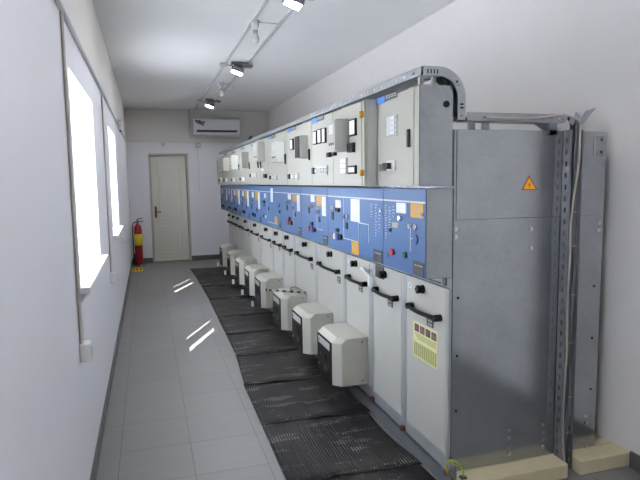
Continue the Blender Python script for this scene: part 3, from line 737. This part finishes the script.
# cross tray
cx_ = thing('cable_tray', (1.8, 2.47, 1.88), 'short perforated zinc cable tray crossing above the steel end panel', 'cable tray')
m = MB(); slotted(m, 'x', 1.497, 2.07, 2.43, 1.880, 1.920, .0025, .055, .022, .25)
m.box(1.497, 2.07, 2.43, 2.442, 1.9175, 1.92); m.box(1.497, 2.07, 2.4325, 2.535, 1.880, 1.8825); m.box(1.497, 2.07, 2.535, 2.5375, 1.880, 1.92)
m.build('tray_channel', 'tray', cx_)
MB().box(1.56, 1.592, 2.51, 2.53, 1.845, 1.880).build('tray_foot', 'zincplate', cx_); MB().box(1.638, 1.672, 2.51, 2.53, 1.845, 1.880).build('tray_foot', 'zincplate', cx_)
MB().prism([(1.93, 1.880), (2.07, 1.880), (2.07, 1.846), (1.99, 1.846)], 'y', 2.50, 2.503).build('gusset_plate', 'zincplate', cx_)
MB().box(1.985, 2.03, 2.44, 2.455, 1.820, 1.8785).box(1.985, 2.03, 2.44, 2.4605, 1.820, 1.845).build('fixing_clip', 'tray', cx_)
# vertical duct
cd = thing('cable_duct', (2.12, 2.43, 0), 'tall perforated steel cable duct running down the end panel to the floor', 'cable duct')
dx0, dx1 = 2.084, 2.164; yb, yf = 2.4585, 2.405
m = MB(); slotted(m, 'zx', .002, 1.842, dx0, yf, yb, .0025, .06, .025, .22); slotted(m, 'zx', .002, 1.842, dx1-.0025, yf, yb, .0025, .06, .025, .22)
m.box(dx0+.0025, dx1-.0025, yb-.0025, yb, .09, 1.842)
m.box(dx0+.0025, dx0+.010, yf, yf+.0025, .002, 1.842); 
m.build('duct_channel', 'duct', cd)
m = MB()
p = [at(578.5, 123, y=2.42), at(586.5, 111, y=2.42), at(597.5, 107.5, y=2.42), at(584, 125, y=2.42)]
A_ = [m.bm.verts.new((v.x, 2.42+.004*i, v.z)) for i, v in enumerate(p)]; C_ = [m.bm.verts.new((v.x+.001, 2.4235+.004*i, v.z+.001)) for i, v in enumerate(p)]
m._f(A_[::-1]); m._f(C_)
for j in range(4): m._f([A_[j], A_[(j+1) % 4], C_[(j+1) % 4], C_[j]])
m.build('bent_flap', 'zincplate', cd)
m = MB().hexa([(2.03, 2.415, 1.90), (2.06, 2.415, 1.885), (2.06, 2.42, 1.885), (2.03, 2.42, 1.90), (2.045, 2.415, 1.925), (2.075, 2.415, 1.91), (2.075, 2.42, 1.91), (2.045, 2.42, 1.925)])
m.hexa([(2.075, 2.41, 1.88), (2.10, 2.41, 1.865), (2.10, 2.415, 1.865), (2.075, 2.415, 1.88), (2.09, 2.41, 1.91), (2.115, 2.41, 1.895), (2.115, 2.415, 1.895), (2.09, 2.415, 1.91)])
m.hexa([(2.12, 2.43, 1.90), (2.15, 2.43, 1.88), (2.15, 2.435, 1.88), (2.12, 2.435, 1.90), (2.135, 2.43, 1.935), (2.165, 2.43, 1.915), (2.165, 2.435, 1.915), (2.135, 2.435, 1.935)])
m.build('joint_plate', 'tray', cd)
for z in (1.62, 1.42, 1.24, .98, .72, .42, .22): MB().box(dx0+.035, dx1-.025, yf-.001, yf+.001, z, z+.003).tube([(dx0+.05, yf, z+.002), (dx0+.062, yf-.01, z-.004)], .0012, 5).build('cable_tie', 'grey', cd)
# cables
def cable(xs, yo, mt, r, label, xr=1.6, zr=1.926):
    pts = [(xr, yo+.012, zr-.03), (xr+.25, yo+.012, zr-.03), (2.02, yo+.008, zr-.012), (2.085, yo, zr-.016), (xs[0]-.004, yo-.004, zr-.05)]
    zs = [1.80, 1.68, 1.52, 1.36, 1.20, 1.02, .84, .66, .48, .30, .14, .012]
    for z, x_ in zip(zs, xs): pts.append((x_, yo, z))
    return tag(MB().tube(spline(pts, 5), r, 8).build('cable', mt), label, 'cable', 'cables in the vertical duct')
cable([2.146, 2.147, 2.125, 2.108, 2.110, 2.104, 2.106, 2.110, 2.100, 2.098, 2.105, 2.125], 2.412, 'cable_c', .0055, 'cream cable weaving down the front of the cable duct')
cable([2.150, 2.152, 2.150, 2.144, 2.148, 2.152, 2.146, 2.140, 2.148, 2.143, 2.132, 2.128], 2.426, 'cable_g', .0065, 'grey cable along the right side of the cable duct')
cable([2.136, 2.134, 2.138, 2.136, 2.130, 2.128, 2.132, 2.128, 2.126, 2.124, 2.118, 2.112], 2.428, 'cable_g', .0055, 'thin grey cable down the middle of the cable duct behind the cream one')
cable([2.118, 2.114, 2.110, 2.118, 2.120, 2.116, 2.114, 2.120, 2.116, 2.112, 2.104, 2.098], 2.444, 'cable_d', .008, 'dark cable deep inside the left half of the cable duct')
cable([2.134, 2.138, 2.130, 2.134, 2.140, 2.136, 2.134, 2.138, 2.136, 2.132, 2.134, 2.140], 2.446, 'cable_d', .008, 'dark cable deep inside the right half of the cable duct')
# dark cables dropping from the bend into the cross tray
for k, (xx, lab) in enumerate(((1.44, 'dark cable hanging inside the tray bend, left one'), (1.46, 'dark cable hanging inside the tray bend, right one'))):
    pts = [(1.30, 2.49+.02*k, 2.11), (1.38, 2.49+.02*k, 2.105), (xx-.005, 2.49+.02*k, 2.04), (xx, 2.49+.02*k, 1.96), (xx+.03, 2.49+.02*k, 1.905), (1.56, 2.49+.02*k, 1.892), (1.9, 2.49+.02*k, 1.892)]
    tag(MB().tube(spline(pts), .010, 8).build('cable', 'cable_d'), lab, 'cable', 'dark cables in the tray bend')
# earth wire
gp = [(1.412, 2.44, .104), (1.41, 2.435, .145), (1.425, 2.43, .165), (1.455, 2.42, .155), (1.478, 2.41, .128), (1.485, 2.40, .104), (1.478, 2.395, .090)]
ew = thing('earth_wire', (1.44, 2.43, PH), 'green and yellow earth wire looping at the bottom corner of the end panel', 'wire')
MB().tube(spline(gp), .0055, 8).build('wire', 'earthwire', ew)
MB().box(1.400, 1.4245, 2.425, 2.455, .088, .108).tube([(1.395, 2.44, .098), (1.425, 2.44, .098)], .009, 8).build('lug', 'copper', ew)
MB().box(1.462, 1.492, 2.38, 2.405, PH+.001, .092).build('lug', 'dark', ew)
tag(MB().box(1.434, 1.440, 2.40, 2.46, PH, .15).box(1.434, 1.447, 2.40, 2.406, PH, .15).build('corner_angle', 'zincplate'), 'short upright steel angle at the plinth corner beside the earth wire', 'bracket')

# ---------------------------------------------------------------- rubber mats
seams = [1.94, 2.72, 3.49, 4.25, 5.02, 5.78, 6.55, 7.60, 8.62, 9.62, 10.6]
lefts = [(.62, .64), (.645, .655), (.655, .665), (.668, .72), (.722, .73), (.728, .735), (.735, .745), (.747, .742), (.742, .735), (.735, .70)]
ords = ['nearest black ribbed rubber mat, running off the bottom of the frame', 'second rubber mat from the camera, with pale worn ribs and dusty band', 'third rubber mat from the camera, beside the nearest cream floor box',
        'fourth rubber mat from the camera, torn seam at its near edge', 'fifth rubber mat from the camera, worn patches at its left edge', 'sixth rubber mat from the camera, level with the nearer sun streak',
        'fourth rubber mat from the far end of the row', 'third rubber mat from the far end of the row', 'second rubber mat from the far end, beside the farther sun streak', 'farthest rubber mat, its edge on bare tiles before the far wall']
for i in range(10):
    a, b = seams[i], seams[i+1]+(.05 if i < 9 else 0)
    l0, l1 = lefts[i]; r = 1.415-(.02 if i % 2 else 0)-(.05 if i == 9 else 0)
    m = MB(); bm = m.bm; nx, ny = 14, 10; top = []; bot = []
    lift = random.uniform(.3, .7); amp = [.006, .012, .018, .022, .008, .010, .014, .016, .018, .006][i]
    for jy in range(ny+1):
        rt = []; rb = []
        for jx in range(nx+1):
            t = jx/nx; s = jy/ny
            x0 = l0+(l1-l0)*s; rr = r + .015*math.sin(5*s+i*1.7) - .02*(s > .9)*(i % 2)
            xx = x0+(rr-x0)*t; yy = a+(b-a)*s + .012*math.sin(3*t+i)
            z = .0035+.0008*(i % 2)
            if s < .15 and i > 0: z += .0055 + amp*math.exp(-((t-lift)/.07)**2)*(1-s/.15)
            rt.append(bm.verts.new((xx, yy, z+.003))); rb.append(bm.verts.new((xx, yy, z-.0005)))
        top.append(rt); bot.append(rb)
    for jy in range(ny):
        for jx in range(nx):
            m._f([top[jy][jx], top[jy][jx+1], top[jy+1][jx+1], top[jy+1][jx]], 0, True); m._f([bot[jy+1][jx], bot[jy+1][jx+1], bot[jy][jx+1], bot[jy][jx]])
    for jy in range(ny):
        m._f([top[jy][0], top[jy+1][0], bot[jy+1][0], bot[jy][0]]); m._f([top[jy+1][nx], top[jy][nx], bot[jy][nx], bot[jy+1][nx]])
    for jx in range(nx):
        m._f([top[0][jx+1], top[0][jx], bot[0][jx], bot[0][jx+1]]); m._f([top[ny][jx], top[ny][jx+1], bot[ny][jx+1], bot[ny][jx]])
    tag(m.build('rubber_mat', 'rubber'), ords[i], 'mat', 'rubber mats laid along the switchgear')

# ---------------------------------------------------------------- left wall services
WX = LX
tag(MB().box(WX, WX+.022, BY, FY, 2.395, 2.425).box(WX+.022, WX+.026, BY, FY, 2.398, 2.422).build('cable_trunking', 'trunk', None, .002), 'white cable trunking running along the left wall above the windows', 'trunking')
def drop(y, z0, label):
    t = thing('conduit', (WX, y, z0), label, 'conduit')
    MB().box(WX, WX+.016, y-.012, y+.012, z0, 2.395).build('conduit_body', 'trunk', t, .002)
    for k, o in enumerate((-.018, .018)):
        pts = [(WX+.006, y+o+.004*math.sin(j*1.3+k), 2.39-(2.39-z0)*j/10) for j in range(11)]
        MB().tube(spline(pts, 3), .0035, 6).build('loose_cable', 'tan' if k == 0 else 'grey', t)
drop(2.93, .82, 'white cable conduit dropping down the left wall before the nearer window')
drop(5.38, .80, 'white cable conduit dropping down the left wall between the two windows')
def sockbox(y, z0, label, s=.09, dp=.05):
    t = thing('socket_box', (WX, y, z0), label, 'socket', 'surface socket boxes on the left wall')
    MB().box(WX, WX+dp, y, y+s, z0, z0+s).build('box_body', 'white', t, .006)
    MB().box(WX+dp, WX+dp+.003, y+.01, y+s-.01, z0+.01, z0+s-.01).cyl((WX+dp, y+s/2, z0+s/2), (WX+dp+.005, y+s/2, z0+s/2), .02).build('cover_plate', 'lightgrey', t)
sockbox(2.90, .73, 'white socket box on the left wall at the foot of the nearest conduit')
sockbox(5.34, .70, 'white socket box on the left wall just past the nearer window')
sockbox(8.02, .80, 'small white socket box on the left wall past the farther window', .08, .035)
jb = thing('junction_box', (WX, 7.95, 2.29), 'grey junction box on the left wall trunking near the far corner', 'junction box')
MB().box(WX+.027, WX+.075, 7.93, 8.02, 2.30, 2.42).build('box_body', 'grey', jb, .004); MB().box(WX+.03, WX+.072, 7.928, 8.022, 2.42, 2.428).build('box_lid', 'black', jb)
MB().tube([(WX+.05, 7.975, 2.30), (WX+.05, 7.975, 2.275)], .012, 8).build('cable_gland', 'black', jb)
tag(MB().box(RXW-.04, RXW, 1.80, 1.985, .09, 2.5).build('reflection_strip', 'cable_d', None, .003), 'dark upright strip added unseen on the right wall, mirrored in the end panel', 'reflection strip')  # unseen strip added only to give the end panel its dark reflected band

# ---------------------------------------------------------------- far wall services
y = FY
tag(MB().box(LX+.03, 2.07, y-.02, y, 2.405, 2.43).box(2.05, 2.07, y-.02, y, 2.43, 2.50).build('cable_trunking', 'trunk'), 'thin white cable trunking running across the far wall over the door', 'trunking')
t = thing('junction_box', (.35, y, 2.34), 'small white junction box above the far door', 'junction box')
MB().box(.315, .385, y-.04, y, 2.325, 2.40).build('box_body', 'lightgrey', t, .004); MB().tube([(.36, y-.015, 2.33), (.37, y-.015, 2.27), (.41, y-.012, 2.25), (.41, y-.012, 2.195)], .006, 6).build('cable_tail', 'white', t)
tag(MB().box(.36, .46, y-.03, y, 2.195, 2.225).build('door_contact', 'white', None, .003), 'small white contact sensor on top of the door frame', 'sensor')
t = thing('junction_box', (1.03, y, 2.32), 'grey junction box on the far wall under the air conditioner', 'junction box')
MB().box(.985, 1.085, y-.05, y, 2.30, 2.403).build('box_body', 'grey', t, .006); MB().cyl((1.035, y-.05, 2.35), (1.035, y-.056, 2.35), .03).build('box_lid', 'lightgrey', t)
t = thing('conduit', (1.03, y, 1.4), 'thin white conduit with a switch hanging right of the far door', 'conduit')
MB().box(1.022, 1.036, y-.012, y, 1.46, 2.30).build('conduit_body', 'trunk', t); MB().box(.995, 1.063, y-.035, y, 1.38, 1.46).build('wall_switch', 'white', t, .004)
t = thing('air_conditioner', (1.4, y, 2.57), 'white split air conditioner high on the far wall with colourful sticker', 'air conditioner')
ya = y-.19
p0, p1 = at(193.3, 118, y=ya), at(240.2, 134, y=ya); ax0, ax1, az0, az1 = p0.x, p1.x, at(215, 134.5, y=ya).z, at(215, 118.6, y=ya).z
prof = [(y, az0), (y, az1), (ya+.04, az1), (ya+.012, az1-.02), (ya, az1-.06), (ya+.004, az0+.09), (ya+.05, az0+.012), (ya+.09, az0)]
MB().prism(prof, 'x', ax0, ax1).build('ac_body', 'ac_white', t, .006)
MB().hexa([(ax0+.06, ya+.02, az0+.052), (ax1-.06, ya+.02, az0+.052), (ax1-.06, ya+.05, az0+.04), (ax0+.06, ya+.05, az0+.04), (ax0+.06, ya+.0, az0+.088), (ax1-.06, ya+.0, az0+.088), (ax1-.06, ya+.04, az0+.088), (ax0+.06, ya+.04, az0+.088)]).build('air_outlet', 'dark', t)
st = MB(); ys2 = ya-.0015
cols = ['red', 'sky_sticker', 'green', 'tag_blue', 'yellow', 'warnred', 'label']
for (dx_, dz_, w_, h_, c_) in ((.035, .11, .03, .05, 5), (.06, .12, .04, .03, 1), (.065, .085, .04, .035, 3), (.105, .115, .03, .04, 2), (.11, .075, .045, .04, 0), (.14, .10, .035, .04, 1), (.15, .055, .05, .045, 4), (.19, .09, .03, .045, 2), (.175, .045, .03, .02, 5), (.10, .06, .03, .015, 6)):
    st.box(ax0+dx_, ax0+dx_+w_, ys2, ya+.002, az1-.19+dz_, az1-.19+dz_+h_, c_)
st.build('energy_sticker', cols, t)
t = thing('pipe_clamp', (2.10, y, 2.43), 'small dark bracket on the far wall behind the last cubicle', 'bracket')
MB().prism([(2.02, 2.44), (2.14, 2.46), (2.14, 2.56), (2.10, 2.54)], 'y', y-.04, y-.002).build('clamp_body', 'dark', t)
tag(MB().tube([(.87, y-.018, 3.055), (.87, y-.018, 2.60), (.90, y-.018, 2.52), (1.0, y-.018, 2.50), (1.9, y-.018, 2.50)], .012, 8).build('conduit', 'trunk'), 'thin white pipe rounding the left and bottom of the air conditioner', 'conduit')

# fire extinguisher
ex, ey = -.20, 11.45
t = thing('fire_extinguisher', (ex, ey, 0), 'tall red fire extinguisher with yellow label standing in the far left corner', 'fire extinguisher')
r = .075
MB().tube([(ex, ey, .03), (ex, ey, .05), (ex, ey, .70), (ex, ey, .76), (ex, ey, .80), (ex, ey, .83)], [r*.9, r, r, r*.85, r*.5, r*.25], 20).build('cylinder', 'ext', t)
MB().tube([(ex, ey, .40), (ex, ey, .62)], r+.002, 20).build('label_band', 'bright_yellow', t)
fm = MB()
for k in range(3):
    an = 2*PI*k/3+.5; fm.tube([(ex, ey, .06), (ex+.11*math.cos(an), ey+.11*math.sin(an), .016)], [.03, .016], 8)
fm.build('foot_stand', 'ext', t)
MB().tube([(ex, ey, .83), (ex, ey, .89)], .02, 10).tube([(ex-.02, ey, .87), (ex+.11, ey, .86)], .009, 8).tube([(ex-.02, ey, .90), (ex+.10, ey, .93)], .009, 8).build('valve', 'dark', t)
MB().tube(spline([(ex-.02, ey-.01, .86), (ex-.09, ey-.02, .80), (ex-.098, ey-.02, .55), (ex-.095, ey-.02, .30), (ex-.09, ey-.02, .12)]), .011, 8).tube([(ex-.09, ey-.02, .24), (ex-.09, ey-.02, .05)], [.016, .035], 10).build('hose', 'black', t)
a0 = at(131.5, 271.5, z=0); a1 = at(142.5, 269.5, z=0)
fl = thing('floor_sign', (-.24, 10.9, 0), 'flat yellow and red sign on the floor before the extinguisher', 'sign')
MB().box(-.335, -.135, 10.66, 11.10, 0, .006, 0).build('sign_board', ['bright_yellow'], fl)
m = MB()
for k in range(3): m.box(-.32+.065*k, -.285+.065*k, 10.76, 11.0, .006, .007)
m.build('sign_print', 'warnred', fl)

# ---------------------------------------------------------------- ceiling services
def trunk(x, w, label): tag(MB().box(x-w/2, x+w/2, .2, 11.5, CZ-.018, CZ).build('cable_trunking', 'trunk'), label, 'trunking')
trunk(.99, .03, 'left one of two white trunkings along the ceiling'); trunk(1.25, .026, 'right one of two white trunkings along the ceiling')
lamps = [(1.12, 4.25, 'nearest ceiling floodlight, cut off by the top edge of the photo'), (1.12, 7.0, 'middle one of the three lit ceiling floodlights'), (1.12, 10.15, 'farthest lit ceiling floodlight, just before the air conditioner'), (1.12, 1.4, 'ceiling floodlight above the camera, outside the frame')]
for (lx, ly, lab) in lamps:
    t = thing('floodlight', (lx, ly, CZ), lab, 'ceiling light', 'floodlights on the ceiling trunking')
    MB().box(lx-.02, lx+.20, ly+.06, ly+.15, CZ-.05, CZ-.019).build('driver_box', 'lampbody', t, .004)
    MB().tube([(lx-.06, ly+.04, CZ-.03), (lx-.06, ly, CZ-.09)], .006, 6).tube([(lx+.06, ly+.04, CZ-.03), (lx+.06, ly, CZ-.09)], .006, 6).box(lx-.07, lx+.07, ly+.02, ly+.06, CZ-.032, CZ).build('bracket', 'lampbody', t)
    # head tilted down towards the aisle
    hc = Vector((lx, ly, CZ-.11))
    nz_ = Vector((.33, .10, .94)).normalized(); ux_ = Vector((0, 1, 0)).cross(nz_).normalized(); uy_ = nz_.cross(ux_)
    def TP(a, b, c): return hc + ux_*a + uy_*b + nz_*c
    def hx(a0, a1, b0, b1, c0, c1): return [TP(*v) for v in ((a0, b0, c0), (a1, b0, c0), (a1, b1, c0), (a0, b1, c0), (a0, b0, c1), (a1, b0, c1), (a1, b1, c1), (a0, b1, c1))]
    # local c = out of the back of the lamp, -c = face
    hm = MB().hexa(hx(-.07, .07, -.06, .06, -.02, .02))
    for v in ((-.07, -.060, -.06, .06), (.060, .07, -.06, .06), (-.06, .06, -.06, -.05), (-.06, .06, .05, .06)): hm.hexa(hx(*v, -.032, -.02))
    for k in range(6): hm.hexa(hx(-.06+.023*k, -.053+.023*k, -.045, .045, .02, .045))
    hm.build('lamp_head', 'lampbody', t)
    MB().hexa(hx(-.0595, .0595, -.0495, .0495, -.030, -.0205)).build('lamp_lens', 'lampface', t)
    jx = .99
    j = thing('junction_box', (jx-.03, ly+.05, CZ), {4.25: 'grey junction box on the ceiling by the nearest floodlight', 7.0: 'grey junction box on the ceiling by the middle floodlight', 10.15: 'grey junction box on the ceiling by the farthest floodlight', 1.4: 'grey junction box on the ceiling above the camera, outside the frame'}[ly], 'junction box', 'ceiling junction boxes')
    MB().box(jx-.075, jx+.015, ly+.0, ly+.09, CZ-.055, CZ-.0185).build('box_body', 'grey', j, .006)
    MB().tube([(jx+.015, ly+.045, CZ-.04), (jx+.07, ly+.03, CZ-.05), (lx-.05, ly+.03, CZ-.06)], .006, 6).build('cable_gland', 'cable_d', j)
q = at(255.5, 40, z=CZ-.17)
for (bx_, by_, lab) in ((q.x, q.y, 'nearer bare bulb hanging from a holder between the ceiling trunkings'), (1.12, 8.55, 'farther bare bulb hanging from a holder between the ceiling trunkings')):
    t = thing('bulb_lamp', (bx_, by_, CZ), lab, 'bulb', 'bare bulbs on the ceiling')
    MB().tube([(1.237, by_+.02, CZ-.012), (bx_, by_, CZ-.014)], .007, 8).tube([(bx_, by_, CZ), (bx_, by_, CZ-.05), (bx_, by_, CZ-.085)], [.04, .035, .02], 14).build('bulb_holder', 'white', t)
    MB().tube([(bx_, by_, CZ-.085), (bx_, by_, CZ-.11)], .021, 14).build('bulb_cap', 'grey', t)
    MB().tube([(bx_, by_, CZ-.11), (bx_, by_, CZ-.125), (bx_, by_, CZ-.16), (bx_, by_, CZ-.19), (bx_, by_, CZ-.205)], [.018, .024, .036, .030, .008], 14).build('bulb_glass', 'white', t)
t = thing('smoke_detector', (1.30, 9.0, CZ), 'small round smoke detector on the ceiling beside the right trunking', 'smoke detector')
MB().tube([(1.31, 8.9, CZ), (1.31, 8.9, CZ-.025), (1.31, 8.9, CZ-.045)], [.05, .05, .03], 18).build('detector_body', 'white', t)

# ---------------------------------------------------------------- light
def sun():
    l = bpy.data.lights.new('sun', 'SUN'); l.energy = SUN; l.angle = .005; l.color = (1, .96, .9)
    o = bpy.data.objects.new('sun', l); COL.objects.link(o)
    el = math.radians(35.2); dv = Vector((.414*math.cos(el), .910*math.cos(el), -math.sin(el)))
    o.rotation_euler = dv.to_track_quat('-Z', 'Y').to_euler()
SUN, SKY = 36.0, 26.0
sun()
w = bpy.data.worlds.new('world'); S.world = w; w.use_nodes = True
nt = w.node_tree; bg = nt.nodes['Background']; bg.inputs['Strength'].default_value = SKY
tc = nt.nodes.new('ShaderNodeTexCoord'); sp = nt.nodes.new('ShaderNodeSeparateXYZ'); nt.links.new(tc.outputs['Generated'], sp.inputs[0])
rp = nt.nodes.new('ShaderNodeValToRGB'); rp.color_ramp.elements[0].position = .45; rp.color_ramp.elements[1].position = .8
rp.color_ramp.elements[0].color = (.85, .9, 1, 1); rp.color_ramp.elements[1].color = (.45, .62, 1, 1)
nt.links.new(sp.outputs['Z'], rp.inputs['Fac']); nt.links.new(rp.outputs['Color'], bg.inputs['Color'])

for o in bpy.data.objects:
    if '_o' in o: del o['_o']
vs = S.view_settings
vs.view_transform = 'Standard'; vs.look = 'None'; vs.gamma = 1; vs.exposure = .3; vs.use_curve_mapping = False
